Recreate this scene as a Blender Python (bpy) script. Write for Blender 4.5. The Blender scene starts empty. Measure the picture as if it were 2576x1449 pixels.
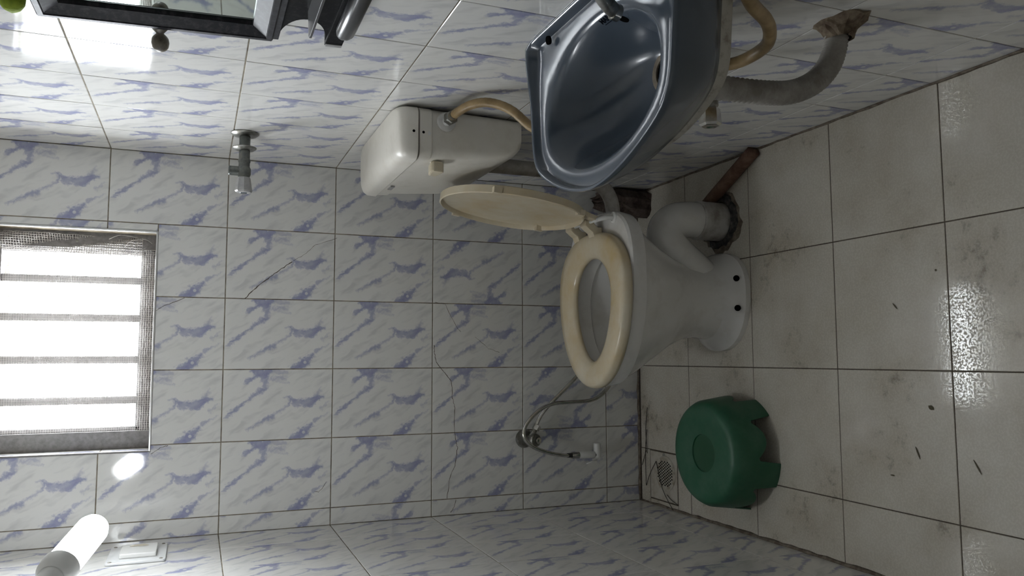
import bpy, bmesh, math, random
from mathutils import Vector, Matrix
random.seed(7)
sc = bpy.context.scene
COL = sc.collection
PI = math.pi

# ------------------------------------------------------------------ camera
W = 1.049                       # room width: left wall X=0, right wall X=W, back wall Y=0, floor Z=0
RIGHT = Vector((0.99614592, -0.08226319, 0.03043158))
DOWN = Vector((-0.00256343, -0.37410718, -0.92738193))
FWD = Vector((0.08767407, 0.92372971, -0.37287622))
cd = bpy.data.cameras.new('camera'); cam = bpy.data.objects.new('camera', cd); COL.objects.link(cam)
cd.sensor_fit = 'HORIZONTAL'; cd.sensor_width = 36.0; cd.lens = 1962.3752 / 2576 * 36; cd.clip_start = 0.02
m = Matrix.Identity(4)          # the phone was held upright, the frame lies on its side
for i in range(3):
    m[i][0] = DOWN[i]; m[i][1] = RIGHT[i]; m[i][2] = -FWD[i]
m.translation = Vector((0.4828, -2.3315, 1.4069))
cam.matrix_world = m
sc.camera = cam

# ------------------------------------------------------------------ daylight, exposure
SKY = 61.0
world = bpy.data.worlds.new('world'); sc.world = world; world.use_nodes = True
bg = world.node_tree.nodes['Background']
bg.inputs[0].default_value = (0.90, 0.955, 1.0, 1); bg.inputs[1].default_value = SKY
pl = bpy.data.lights.new('window_portal', 'AREA'); pl.shape = 'RECTANGLE'; pl.size = 0.60; pl.size_y = 0.42
pl.cycles.is_portal = True
po = bpy.data.objects.new('window_portal', pl); COL.objects.link(po)
po.location = (0.53, 0.255, 1.72); po.rotation_euler = (-PI / 2, 0, 0)
sc.view_settings.view_transform = 'Standard'; sc.view_settings.look = 'None'
sc.view_settings.exposure = 0.0; sc.view_settings.gamma = 1.0; sc.view_settings.use_curve_mapping = False
try:
    sc.cycles.use_denoising = True
    sc.cycles.denoiser = 'OPENIMAGEDENOISE'
    sc.cycles.denoising_input_passes = 'RGB_ALBEDO_NORMAL'
    sc.cycles.max_bounces = 6; sc.cycles.diffuse_bounces = 4; sc.cycles.glossy_bounces = 3
    sc.cycles.caustics_reflective = False; sc.cycles.caustics_refractive = False
    sc.cycles.sample_clamp_indirect = 12.0
    sc.cycles.use_adaptive_sampling = True; sc.cycles.adaptive_threshold = 0.15; sc.cycles.adaptive_min_samples = 16
except Exception:
    pass

# ------------------------------------------------------------------ material helpers
def new_mat(name):
    mt = bpy.data.materials.new(name); mt.use_nodes = True
    nt = mt.node_tree; b = nt.nodes['Principled BSDF']
    return mt, nt, b
def N(nt, typ, **kw):
    n = nt.nodes.new(typ)
    for k, v in kw.items():
        if k.startswith('i_'):
            key = k[2:]; key = int(key) if key.isdigit() else key
            n.inputs[key].default_value = v
        else: setattr(n, k, v)
    return n
def ramp(nt, fac, stops):
    r = nt.nodes.new('ShaderNodeValToRGB'); e = r.color_ramp.elements
    while len(e) < len(stops): e.new(0.5)
    for el, (p, c) in zip(e, stops):
        el.position = p; el.color = (*c, 1) if len(c) == 3 else c
    nt.links.new(fac, r.inputs[0]); return r.outputs[0]
def mat(name, col, rough=0.4, metal=0.0, dirt=None, dscale=30, damt=0.5, bump=0.0, bscale=60, spec=0.5, coat=0.0, sss=None):
    mt, nt, b = new_mat(name)
    b.inputs['Base Color'].default_value = (*col, 1); b.inputs['Roughness'].default_value = rough
    b.inputs['Metallic'].default_value = metal; b.inputs['Specular IOR Level'].default_value = spec
    if coat: b.inputs['Coat Weight'].default_value = coat; b.inputs['Coat Roughness'].default_value = 0.05
    tc = N(nt, 'ShaderNodeTexCoord')
    if dirt:
        n = N(nt, 'ShaderNodeTexNoise', i_Scale=dscale, i_Detail=6.0, i_Roughness=0.65)
        nt.links.new(tc.outputs['Object'], n.inputs['Vector'])
        lo = 0.62 - 0.35 * damt
        c = ramp(nt, n.outputs[0], [(lo, col), (min(lo + 0.28, 1), dirt)])
        nt.links.new(c, b.inputs['Base Color'])
    if bump:
        n2 = N(nt, 'ShaderNodeTexNoise', i_Scale=bscale, i_Detail=4.0)
        nt.links.new(tc.outputs['Object'], n2.inputs['Vector'])
        bp = N(nt, 'ShaderNodeBump', i_Strength=bump, i_Distance=0.002)
        nt.links.new(n2.outputs[0], bp.inputs['Height']); nt.links.new(bp.outputs[0], b.inputs['Normal'])
    return mt

# the print on the wall tiles: strokes (a down, b leftwards, both 0..1) with radii, drawn by one node group
def stroke_group():
    g = bpy.data.node_groups.new('stroke', 'ShaderNodeTree')
    for nm, tp in (('P', 'NodeSocketVector'), ('A', 'NodeSocketVector'), ('D', 'NodeSocketVector'), ('inv', 'NodeSocketFloat'),
                   ('r0', 'NodeSocketFloat'), ('dr', 'NodeSocketFloat'), ('soft', 'NodeSocketFloat'), ('alpha', 'NodeSocketFloat'), ('prev', 'NodeSocketFloat')):
        g.interface.new_socket(nm, in_out='INPUT', socket_type=tp)
    g.interface.new_socket('out', in_out='OUTPUT', socket_type='NodeSocketFloat')
    gi = g.nodes.new('NodeGroupInput'); go = g.nodes.new('NodeGroupOutput'); L = g.links.new
    s = N(g, 'ShaderNodeVectorMath', operation='SUBTRACT'); L(gi.outputs['P'], s.inputs[0]); L(gi.outputs['A'], s.inputs[1])
    d = N(g, 'ShaderNodeVectorMath', operation='DOT_PRODUCT'); L(s.outputs[0], d.inputs[0]); L(gi.outputs['D'], d.inputs[1])
    t = N(g, 'ShaderNodeMath', operation='MULTIPLY', use_clamp=True); L(d.outputs['Value'], t.inputs[0]); L(gi.outputs['inv'], t.inputs[1])
    sca = N(g, 'ShaderNodeVectorMath', operation='SCALE'); L(gi.outputs['D'], sca.inputs[0]); L(t.outputs[0], sca.inputs['Scale'])
    df = N(g, 'ShaderNodeVectorMath', operation='SUBTRACT'); L(s.outputs[0], df.inputs[0]); L(sca.outputs[0], df.inputs[1])
    ln = N(g, 'ShaderNodeVectorMath', operation='LENGTH'); L(df.outputs[0], ln.inputs[0])
    rr = N(g, 'ShaderNodeMath', operation='MULTIPLY_ADD'); L(t.outputs[0], rr.inputs[0]); L(gi.outputs['dr'], rr.inputs[1]); L(gi.outputs['r0'], rr.inputs[2])
    e = N(g, 'ShaderNodeMath', operation='SUBTRACT'); L(rr.outputs[0], e.inputs[0]); L(ln.outputs['Value'], e.inputs[1])
    q = N(g, 'ShaderNodeMath', operation='DIVIDE', use_clamp=True); L(e.outputs[0], q.inputs[0]); L(gi.outputs['soft'], q.inputs[1])
    mu = N(g, 'ShaderNodeMath', operation='MULTIPLY'); L(q.outputs[0], mu.inputs[0]); L(gi.outputs['alpha'], mu.inputs[1])
    mx = N(g, 'ShaderNodeMath', operation='MAXIMUM'); L(mu.outputs[0], mx.inputs[0]); L(gi.outputs['prev'], mx.inputs[1])
    L(mx.outputs[0], go.inputs['out'])
    return g
STROKES = [  # a0,b0,a1,b1,r0,r1,alpha
    (.29,.00,.355,.12,.062,.05,1), (.20,.165,.30,.10,.035,.022,.95), (.355,.12,.40,.04,.05,.045,.95), 
    (.40,.03,.56,.035,.04,.03,.5), (.43,.135,.56,.12,.02,.025,.62), (.48,.155,.585,.185,.013,.012,.5),
    (.385,.14,.365,.26,.035,.036,.8), (.365,.26,.25,.42,.034,.018,.85), (.25,.42,.12,.575,.018,.024,.95), (.135,.55,.02,.665,.034,.006,1),
    (.60,.44,.66,.475,.022,.036,.9), (.66,.485,.79,.50,.036,.055,.85), (.79,.49,.91,.40,.062,.02,.95), (.84,.41,.885,.28,.03,.008,.6),
    (.545,.415,.60,.445,.010,.014,.7), (.60,.45,.585,.53,.024,.018,.85), (.585,.53,.47,.64,.018,.018,.75), (.47,.64,.33,.765,.022,.028,.85), (.33,.765,.21,.86,.026,.003,.8),
    (.905,.57,.975,.48,.018,.004,.7), (.82,.74,.95,.62,.022,.004,.7),
    (.60,.99,.73,.915,.03,.066,1), (.73,.915,.805,.79,.066,.024,1), (.68,.82,.72,.90,.006,.02,.9), (.66,.99,.75,.96,.02,.02,.9)]
def tile_material(wear):
    mt, nt, b = new_mat('glazed_wall_tile'); L = nt.links.new
    sg = bpy.data.node_groups.get('stroke') or stroke_group()
    uv = N(nt, 'ShaderNodeTexCoord')
    sc_ = N(nt, 'ShaderNodeVectorMath', operation='MULTIPLY'); L(uv.outputs['UV'], sc_.inputs[0]); sc_.inputs[1].default_value = (1.5, 1, 0)
    n1 = N(nt, 'ShaderNodeTexNoise', i_Scale=5.0, i_Detail=2.0); L(sc_.outputs[0], n1.inputs['Vector'])
    n2 = N(nt, 'ShaderNodeTexNoise', i_Scale=20.0, i_Detail=4.0, i_Roughness=0.72); L(sc_.outputs[0], n2.inputs['Vector'])
    def off(n, amp):
        s = N(nt, 'ShaderNodeVectorMath', operation='SUBTRACT'); L(n.outputs['Color'], s.inputs[0]); s.inputs[1].default_value = (.5, .5, .5)
        q = N(nt, 'ShaderNodeVectorMath', operation='MULTIPLY'); L(s.outputs[0], q.inputs[0]); q.inputs[1].default_value = (amp, amp, 0)
        return q
    a1 = N(nt, 'ShaderNodeVectorMath', operation='ADD'); L(sc_.outputs[0], a1.inputs[0]); L(off(n1, .12).outputs[0], a1.inputs[1])
    a2 = N(nt, 'ShaderNodeVectorMath', operation='ADD'); L(a1.outputs[0], a2.inputs[0]); L(off(n2, .11).outputs[0], a2.inputs[1])
    def chain(strokes, soft, P):
        prev = None
        for (a0, b0, a1_, b1, r0, r1, al) in strokes:
            g = nt.nodes.new('ShaderNodeGroup'); g.node_tree = sg
            L(P, g.inputs['P']); A = (a0 * 1.5, b0, 0); D = ((a1_ - a0) * 1.5, b1 - b0, 0)
            g.inputs['A'].default_value = A; g.inputs['D'].default_value = D
            g.inputs['inv'].default_value = 1 / max(D[0]**2 + D[1]**2, 1e-6)
            g.inputs['r0'].default_value = r0 * 1.2 + .011; g.inputs['dr'].default_value = (r1 - r0) * 1.2
            g.inputs['soft'].default_value = soft; g.inputs['alpha'].default_value = al
            if prev: L(prev, g.inputs['prev'])
            else: g.inputs['prev'].default_value = 0
            prev = g.outputs['out']
        return prev
    blue = chain(STROKES, .034, a2.outputs[0]); 
    sm = N(nt, 'ShaderNodeMapping', vector_type='TEXTURE'); sm.inputs['Rotation'].default_value = (0, 0, -.54); sm.inputs['Scale'].default_value = (.42, .12, 1); L(a1.outputs[0], sm.inputs['Vector'])
    gn = N(nt, 'ShaderNodeTexNoise', i_Scale=1.0, i_Detail=2.0, i_Roughness=.55); L(sm.outputs[0], gn.inputs['Vector'])
    gm = N(nt, 'ShaderNodeMapRange', i_1=.50, i_2=.66, i_3=0.0, i_4=1.0); L(gn.outputs[0], gm.inputs[0]); grey = gm.outputs[0]
    # white eye in the lower blob
    dt = N(nt, 'ShaderNodeVectorMath', operation='DISTANCE'); L(sc_.outputs[0], dt.inputs[0]); dt.inputs[1].default_value = (.735 * 1.5, .905, 0)
    ey = N(nt, 'ShaderNodeMapRange', i_1=0.016, i_2=0.026, i_3=0.25, i_4=1.0); L(dt.outputs['Value'], ey.inputs[0])
    bm = N(nt, 'ShaderNodeMath', operation='MULTIPLY'); L(blue, bm.inputs[0]); L(ey.outputs[0], bm.inputs[1])
    n3 = N(nt, 'ShaderNodeTexNoise', i_Scale=9.0, i_Detail=3.0); L(sc_.outputs[0], n3.inputs['Vector'])
    var = N(nt, 'ShaderNodeMapRange', i_1=0.3, i_2=0.7, i_3=0.62, i_4=1.0); L(n3.outputs[0], var.inputs[0])
    bm2 = N(nt, 'ShaderNodeMath', operation='MULTIPLY'); L(bm.outputs[0], bm2.inputs[0]); L(var.outputs[0], bm2.inputs[1])
    base = (.70, .695, .67)
    m1 = N(nt, 'ShaderNodeMix', data_type='RGBA'); m1.inputs[6].default_value = (*base, 1); m1.inputs[7].default_value = (.50, .50, .50, 1)
    gs = N(nt, 'ShaderNodeMath', operation='MULTIPLY'); L(grey, gs.inputs[0]); gs.inputs[1].default_value = .55
    L(gs.outputs[0], m1.inputs[0])
    m2 = N(nt, 'ShaderNodeMix', data_type='RGBA'); m2.inputs[7].default_value = (.245, .26, .43, 1)
    L(bm2.outputs[0], m2.inputs[0]); L(m1.outputs[2], m2.inputs[6])
    L(m2.outputs[2], b.inputs['Base Color'])
    b.inputs['Roughness'].default_value = .07; b.inputs['Specular IOR Level'].default_value = .5
    geo = N(nt, 'ShaderNodeNewGeometry')
    n4 = N(nt, 'ShaderNodeTexNoise', i_Scale=38.0, i_Detail=3.0); L(geo.outputs['Position'], n4.inputs['Vector'])
    bp = N(nt, 'ShaderNodeBump', i_Strength=.05, i_Distance=.002); L(n4.outputs[0], bp.inputs['Height']); L(bp.outputs[0], b.inputs['Normal'])
    return mt
TILE = tile_material(0)
def floor_material():
    mt, nt, b = new_mat('floor_tile'); L = nt.links.new
    geo = N(nt, 'ShaderNodeNewGeometry'); P = geo.outputs['Position']
    n1 = N(nt, 'ShaderNodeTexNoise', i_Scale=5.0, i_Detail=7.0, i_Roughness=.62); L(P, n1.inputs['Vector'])
    n2 = N(nt, 'ShaderNodeTexNoise', i_Scale=34.0, i_Detail=5.0, i_Roughness=.7); L(P, n2.inputs['Vector'])
    c1 = ramp(nt, n1.outputs[0], [(.36, (.61, .58, .515)), (.52, (.55, .515, .445)), (.70, (.45, .405, .33))])
    st = N(nt, 'ShaderNodeMath', operation='MULTIPLY'); L(n1.outputs[0], st.inputs[0]); L(n2.outputs[0], st.inputs[1])
    f = N(nt, 'ShaderNodeMapRange', i_1=.315, i_2=.44, i_3=0.0, i_4=.7); L(st.outputs[0], f.inputs[0])
    mx = N(nt, 'ShaderNodeMix', data_type='RGBA'); L(f.outputs[0], mx.inputs[0]); L(c1, mx.inputs[6]); mx.inputs[7].default_value = (.17, .145, .11, 1)
    L(mx.outputs[2], b.inputs['Base Color'])
    n3 = N(nt, 'ShaderNodeTexNoise', i_Scale=210.0, i_Detail=2.0, i_Roughness=.6); L(P, n3.inputs['Vector'])
    r = N(nt, 'ShaderNodeMapRange', i_1=.49, i_2=.54, i_3=.10, i_4=.42); L(n3.outputs[0], r.inputs[0]); L(r.outputs[0], b.inputs['Roughness'])
    bp = N(nt, 'ShaderNodeBump', i_Strength=.045, i_Distance=.001); L(n3.outputs[0], bp.inputs['Height']); L(bp.outputs[0], b.inputs['Normal'])
    return mt
FLOOR = floor_material()
GROUT = mat('wall_grout', (.30, .26, .19), .9, dirt=(.10, .075, .05), dscale=22, damt=.8)
FGROUT = mat('floor_grout', (.10, .08, .06), .9, dirt=(.05, .038, .028), dscale=30)
MORTAR = mat('grimy_mortar', (.30, .265, .215), .9, dirt=(.13, .10, .075), dscale=40, damt=.9, bump=.6, bscale=120)
DIRTMORTAR = mat('dark_rough_mortar', (.14, .11, .09), .95, dirt=(.05, .03, .025), dscale=35, damt=.8, bump=1.0, bscale=70)
PAINT = mat('wall_paint', (.62, .59, .53), .8)
CERAMIC = mat('white_ceramic', (.70, .69, .67), .12, dirt=(.56, .54, .51), dscale=9, damt=.35, coat=.3)
CREAM = mat('cream_plastic', (.62, .56, .43), .26, dirt=(.55, .44, .27), dscale=6, damt=.55)
SEATM = mat('yellowed_seat_plastic', (.64, .58, .45), .2, dirt=(.56, .43, .23), dscale=5, damt=.6)
TANKM = mat('white_tank_plastic', (.74, .71, .64), .36, dirt=(.62, .58, .50), dscale=14, damt=.35, bump=.03, bscale=400, spec=.85)
PVC = mat('grey_white_pvc', (.50, .49, .47), .45, dirt=(.28, .25, .22), dscale=30, damt=.6)
TAR = mat('black_seal', (.02, .02, .022), .7, dirt=(.12, .11, .10), dscale=60, damt=.5, bump=.8, bscale=90)
SINK = mat('grey_blue_ceramic', (.062, .079, .102), .19, coat=.10)
UNGL = mat('unglazed_clay', (.46, .44, .39), .85, dirt=(.20, .16, .12), dscale=70, damt=.35)
CHROME = mat('chrome', (.62, .61, .58), .16, 1.0, dirt=(.40, .38, .33), dscale=60)
OLDCHROME = mat('dull_chrome', (.36, .36, .34), .34, 1.0, dirt=(.20, .19, .165), dscale=70, damt=.7)
GREENMETAL = mat('tarnished_metal', (.11, .12, .115), .42, .7, dirt=(.19, .19, .17), dscale=60, damt=.6)
GREYPL = mat('grey_clear_plastic', (.36, .355, .35), .3, dirt=(.25, .25, .25), dscale=60)
HOSEM = mat('yellowed_hose', (.42, .30, .15), .35, dirt=(.24, .16, .07), dscale=25, damt=.7)
WASTEM = mat('grey_ribbed_hose', (.42, .40, .37), .45, dirt=(.22, .20, .175), dscale=18, damt=.7)
BLACK = mat('black_lacquer', (.008, .008, .009), .5, dirt=(.03, .03, .033), dscale=120, damt=.3, spec=.05)
BLACKEDGE = mat('worn_black_plastic', (.012, .012, .016), .5, dirt=(.05, .05, .058), dscale=90, damt=.4, spec=.18)
SMOKE = mat('smoky_acrylic', (.07, .07, .073), .28)
MIRROR = mat('mirror_glass', (.78, .86, .82), .03, 1.0)
STEEL = mat('dusty_painted_steel', (.25, .24, .24), .6, dirt=(.16, .15, .15), dscale=60, damt=.6)
ALU = mat('bright_aluminium', (.75, .75, .74), .3, .7)
RUST = mat('rusty_brown', (.11, .055, .035), .8, dirt=(.20, .12, .08), dscale=40, damt=.6, bump=.5)
WIRE = mat('dusty_net_wire', (.52, .50, .48), .7)
GREEN = mat('green_plastic', (.020, .105, .055), .42, dirt=(.045, .13, .08), dscale=16, damt=.55)
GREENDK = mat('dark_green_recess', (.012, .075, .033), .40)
WHITEPL = mat('white_plastic', (.72, .72, .70), .3)
PLATEM = mat('off_white_plate', (.66, .67, .67), .35)
DARK = mat('dark_hole', (.004, .004, .004), .9, spec=0.0)
BRASS = mat('dirty_brass_fitting', (.20, .165, .12), .5, dirt=(.09, .07, .05), dscale=60)
INK = mat('dark_print', (.006, .007, .010), .9, spec=0.0)
SPONGE = mat('lime_green_sponge', (.23, .31, .015), .8, dirt=(.15, .22, .01), dscale=60, bump=.5, bscale=200)
BEAD = mat('weathered_beige_bead', (.20, .18, .14), .45, dirt=(.06, .05, .04), dscale=70, damt=.6)
BRISTLE = mat('dark_bristle', (.035, .027, .022), .7)
LEAF = mat('dry_leaf', (.10, .085, .05), .8)
SHUT = mat('pale_green_board', (.50, .52, .40), .7)
BLACKRUB = mat('black_rubber', (.02, .02, .02), .5)
def emit(name, col, s):
    mt, nt, b = new_mat(name)
    b.inputs['Base Color'].default_value = (.9, .9, .9, 1); b.inputs['Emission Color'].default_value = (*col, 1); b.inputs['Emission Strength'].default_value = s
    return mt
BULB = emit('lit_bulb', (.93, .97, 1.0), 44.0)

# ------------------------------------------------------------------ mesh helpers
def link(name, me, mt, parent=None, smooth=False, loc=None):
    if mt: me.materials.append(mt)
    if smooth: me.polygons.foreach_set('use_smooth', [True] * len(me.polygons))
    o = bpy.data.objects.new(name, me); COL.objects.link(o)
    if parent: o.parent = parent
    if loc: o.location = loc
    return o
def from_pd(name, v, f, mt, parent=None, smooth=False):
    me = bpy.data.meshes.new(name); me.from_pydata([tuple(p) for p in v], [], f); me.validate(); me.update()
    bm = bmesh.new(); bm.from_mesh(me); bmesh.ops.recalc_face_normals(bm, faces=bm.faces); bm.to_mesh(me); bm.free()
    return link(name, me, mt, parent, smooth)
def tag(o, label=None, cat=None, group=None, kind=None):
    if label: o['label'] = label
    if cat: o['category'] = cat
    if group: o['group'] = group
    if kind: o['kind'] = kind
    return o
def empty(name, loc, label, cat, group=None):
    o = bpy.data.objects.new(name, None); COL.objects.link(o); o.empty_display_size = .05
    o['at'] = [float(c) for c in loc]     # base point; children are authored in world coordinates
    return tag(o, label, cat, group)
def loft(name, rings, mt, parent=None, cap0=True, cap1=True, smooth=True, closed=False):
    n = len(rings[0]); v = [p for r in rings for p in r]; f = []; k = len(rings)
    for i in range(k if closed else k - 1):
        j = (i + 1) % k
        for q in range(n):
            w = (q + 1) % n; f.append((i * n + q, i * n + w, j * n + w, j * n + q))
    if not closed:
        if cap0: f.append(tuple(range(n - 1, -1, -1)))
        if cap1: f.append(tuple((k - 1) * n + q for q in range(n)))
    return from_pd(name, v, f, mt, parent, smooth)
def sharp(o, ang=35):
    me = o.data
    try: me.set_sharp_from_angle(angle=math.radians(ang))
    except Exception: pass
    return o
def frame_for(d):
    d = d.normalized(); a = Vector((0, 0, 1)) if abs(d.z) < .9 else Vector((1, 0, 0))
    x = d.cross(a).normalized(); return x, d.cross(x).normalized()
def smooth_path(pts, n=8):
    P = [Vector(p) for p in pts]; out = []
    for i in range(len(P) - 1):
        p0 = P[max(i - 1, 0)]; p1 = P[i]; p2 = P[i + 1]; p3 = P[min(i + 2, len(P) - 1)]
        for s in range(n):
            t = s / n
            out.append(.5 * ((2 * p1) + (-p0 + p2) * t + (2 * p0 - 5 * p1 + 4 * p2 - p3) * t * t + (-p0 + 3 * p1 - 3 * p2 + p3) * t**3))
    out.append(P[-1]); return out
def tube(name, pts, r, mt, parent=None, n=14, rfun=None, caps=True):
    P = [Vector(p) for p in pts]; rings = []; u = None
    for i, p in enumerate(P):
        d = (P[min(i + 1, len(P) - 1)] - P[max(i - 1, 0)]).normalized()
        if u is None: u, _ = frame_for(d)
        u = (u - d * u.dot(d)).normalized(); w = d.cross(u)
        rr = rfun(i, len(P)) if rfun else r
        rings.append([p + (u * math.cos(a) + w * math.sin(a)) * rr for a in [2 * PI * k / n for k in range(n)]])
    return loft(name, rings, mt, parent, caps, caps)
def lathe(name, base, axis, prof, mt, parent=None, n=24, smooth=True, hexa=False):
    b = Vector(base); d = Vector(axis).normalized(); u, w = frame_for(d)
    n = 6 if hexa else n
    rings = [[b + d * h + (u * math.cos(a) + w * math.sin(a)) * max(r, 1e-4) for a in [2 * PI * k / n for k in range(n)]] for r, h in prof]
    return sharp(loft(name, rings, mt, parent, smooth=smooth))
def box(name, x0, x1, y0, y1, z0, z1, mt, parent=None, bev=0.0):
    bm = bmesh.new(); bmesh.ops.create_cube(bm, size=1)
    for v in bm.verts: v.co = Vector(((x0 + x1) / 2 + v.co.x * (x1 - x0), (y0 + y1) / 2 + v.co.y * (y1 - y0), (z0 + z1) / 2 + v.co.z * (z1 - z0)))
    if bev: bmesh.ops.bevel(bm, geom=bm.edges[:], offset=bev, segments=2, profile=.6, affect='EDGES')
    me = bpy.data.meshes.new(name); bm.to_mesh(me); bm.free(); return link(name, me, mt, parent)
def prism(name, poly, axis, a0, a1, mt, parent=None, bev=0.0):
    """poly: list of 2D points in the two other axes (order X,Y,Z without axis); extruded from a0 to a1"""
    def P(p, a):
        q = list(p); q.insert(axis, a); return Vector(q)
    bm = bmesh.new(); A = [bm.verts.new(P(p, a0)) for p in poly]; B = [bm.verts.new(P(p, a1)) for p in poly]; n = len(poly)
    bm.faces.new(A); bm.faces.new(B[::-1])
    for i in range(n): bm.faces.new((A[i], A[(i + 1) % n], B[(i + 1) % n], B[i]))
    bmesh.ops.recalc_face_normals(bm, faces=bm.faces)
    if bev:
        bmesh.ops.bevel(bm, geom=[e for e in bm.edges if e.calc_face_angle(0) > .6], offset=bev, segments=2, profile=.6, affect='EDGES')
    me = bpy.data.meshes.new(name); bm.to_mesh(me); bm.free(); return link(name, me, mt, parent)
def joined(name, boxes, mt, parent=None):
    bm = bmesh.new()
    for (x0, x1, y0, y1, z0, z1) in boxes:
        vs = [bm.verts.new((x, y, z)) for x in (x0, x1) for y in (y0, y1) for z in (z0, z1)]
        for f in ((0, 1, 3, 2), (4, 6, 7, 5), (0, 4, 5, 1), (2, 3, 7, 6), (0, 2, 6, 4), (1, 5, 7, 3)): bm.faces.new([vs[i] for i in f])
    bmesh.ops.recalc_face_normals(bm, faces=bm.faces)
    me = bpy.data.meshes.new(name); bm.to_mesh(me); bm.free(); return link(name, me, mt, parent)
def rrect(x0, x1, y0, y1, r, z, k=7):
    out = []
    for cx, cy, a0 in ((x1 - r, y1 - r, 0), (x0 + r, y1 - r, PI / 2), (x0 + r, y0 + r, PI), (x1 - r, y0 + r, 1.5 * PI)):
        for i in range(k):
            a = a0 + PI / 2 * i / (k - 1); out.append(Vector((cx + r * math.cos(a), cy + r * math.sin(a), z)))
    return out

# ------------------------------------------------------------------ the room shell
ROW = [.1263 + .3024 * k for k in range(-1, 8)]; ROW[0] = 0.0          # tile courses (Z)
ZT = ROW[-1]                                                          # top of the tiling
YN = -2.50; ZC = 2.45
WX0, WX1, WZ0, WZ1 = .232, .828, 1.514, 1.93                          # window opening
G = .0012                                                             # half a grout joint
TH = .006; REC = .0014                                                # tile thickness, how far the joints lie back

wall_back = tag(joined('wall_back', [(-.15, WX0, REC, .25, -.1, ZC), (WX1, W + .15, REC, .25, -.1, ZC), (WX0, WX1, REC, .25, -.1, WZ0), (WX0, WX1, REC, .25, WZ1, ZC)], GROUT),
                'white wall of blue-veined tiles with the barred window', kind='structure')
wall_right = tag(joined('wall_right', [(W + REC, W + .15, YN, .16, -.1, ZC)], GROUT), 'tiled wall carrying the basin, mirror and cistern', kind='structure')
wall_left = tag(joined('wall_left', [(-.15, -REC, YN, .16, -.1, ZC)], GROUT), 'tiled wall beside the green stool and the lit bulb', kind='structure')
wall_front = tag(joined('wall_front', [(-.15, W + .15, YN - .12, YN, -.1, ZC)], PAINT), 'plain painted wall behind the viewer', kind='structure')
ceiling = tag(joined('ceiling', [(-.15, W + .15, YN - .12, .16, ZC, ZC + .1)], PAINT), 'plain white ceiling above the tiled walls', kind='structure')
floor = tag(joined('floor', [(-.15, W + .15, YN, .16, -.12, -REC)], FGROUT), 'floor of dirty off-white square tiles', kind='structure')

def frameM(origin, s, t, n):
    mm = Matrix.Identity(4)
    for i in range(3): mm[i][0] = s[i]; mm[i][1] = t[i]; mm[i][2] = n[i]; mm[i][3] = origin[i]
    return mm
def tile_mesh(w, h, uv0=(0, 0), poly=None, unit=(.2, .3024), flip=False):
    """tile plate in local s,t with its face at n=0; UV = (a down, b leftwards)"""
    poly = poly or [(G, G), (w - G, G), (w - G, h - G), (G, h - G)]
    bm = bmesh.new(); c = .0009
    cx = sum(p[0] for p in poly) / len(poly); cy = sum(p[1] for p in poly) / len(poly)
    rings = []
    n = len(poly)
    def inset(d):
        out = []
        for i in range(n):
            p0, p1, p2 = Vector(poly[i - 1]), Vector(poly[i]), Vector(poly[(i + 1) % n])
            e1 = (p1 - p0).normalized(); e2 = (p2 - p1).normalized()
            n1 = Vector((-e1.y, e1.x)); n2 = Vector((-e2.y, e2.x))
            out.append(p1 + (n1 + n2) / max(.3, 1 + n1.dot(n2)) * d)
        return out
    for d, z in ((0, -TH), (0, -c), (c, 0)):
        rings.append([bm.verts.new((q[0], q[1], z)) for q in inset(d)])
    bm.faces.new(rings[2])
    for a, b_ in ((0, 1), (1, 2)):
        for i in range(n):
            bm.faces.new((rings[a][i], rings[a][(i + 1) % n], rings[b_][(i + 1) % n], rings[b_][i]))
    uvl = bm.loops.layers.uv.new('UVMap')
    for f in bm.faces:
        for l in f.loops:
            a = 1 - (l.vert.co.y + uv0[1]) / unit[1]; b_ = 1 - (l.vert.co.x + uv0[0]) / unit[0]
            l[uvl].uv = (1 - a, 1 - b_) if flip else (a, b_)
    me = bpy.data.meshes.new('tile'); bm.to_mesh(me); bm.free(); return me
_tcache = {}
def put_tile(parent, M, w, h, uv0=(0, 0), poly=None, mt=TILE, flip=False, unit=(.2, .3024)):
    key = (round(w, 4), round(h, 4), uv0, flip, unit) if poly is None else None
    me = _tcache.get(key) if key else None
    if me is None:
        me = tile_mesh(w, h, uv0, poly, unit, flip); me.materials.append(mt)
        if key: _tcache[key] = me
    o = bpy.data.objects.new('tile', me); COL.objects.link(o); o.parent = parent
    # hand-laid: every tile a hair out of plane
    j = Matrix.Rotation(random.uniform(-.0016, .0016), 4, 'X') @ Matrix.Rotation(random.uniform(-.0022, .0022), 4, 'Y')
    cen = Matrix.Translation((w / 2, h / 2, random.uniform(-.0003, .0002)))
    o.matrix_world = M @ cen @ j @ Matrix.Translation((-w / 2, -h / 2, 0))
    return o
def rows(): return [(ROW[k], ROW[k + 1]) for k in range(len(ROW) - 1)]
def uvz(z0, z1): return (0, .3024 - (z1 - z0)) if False else (0, 0)
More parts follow.
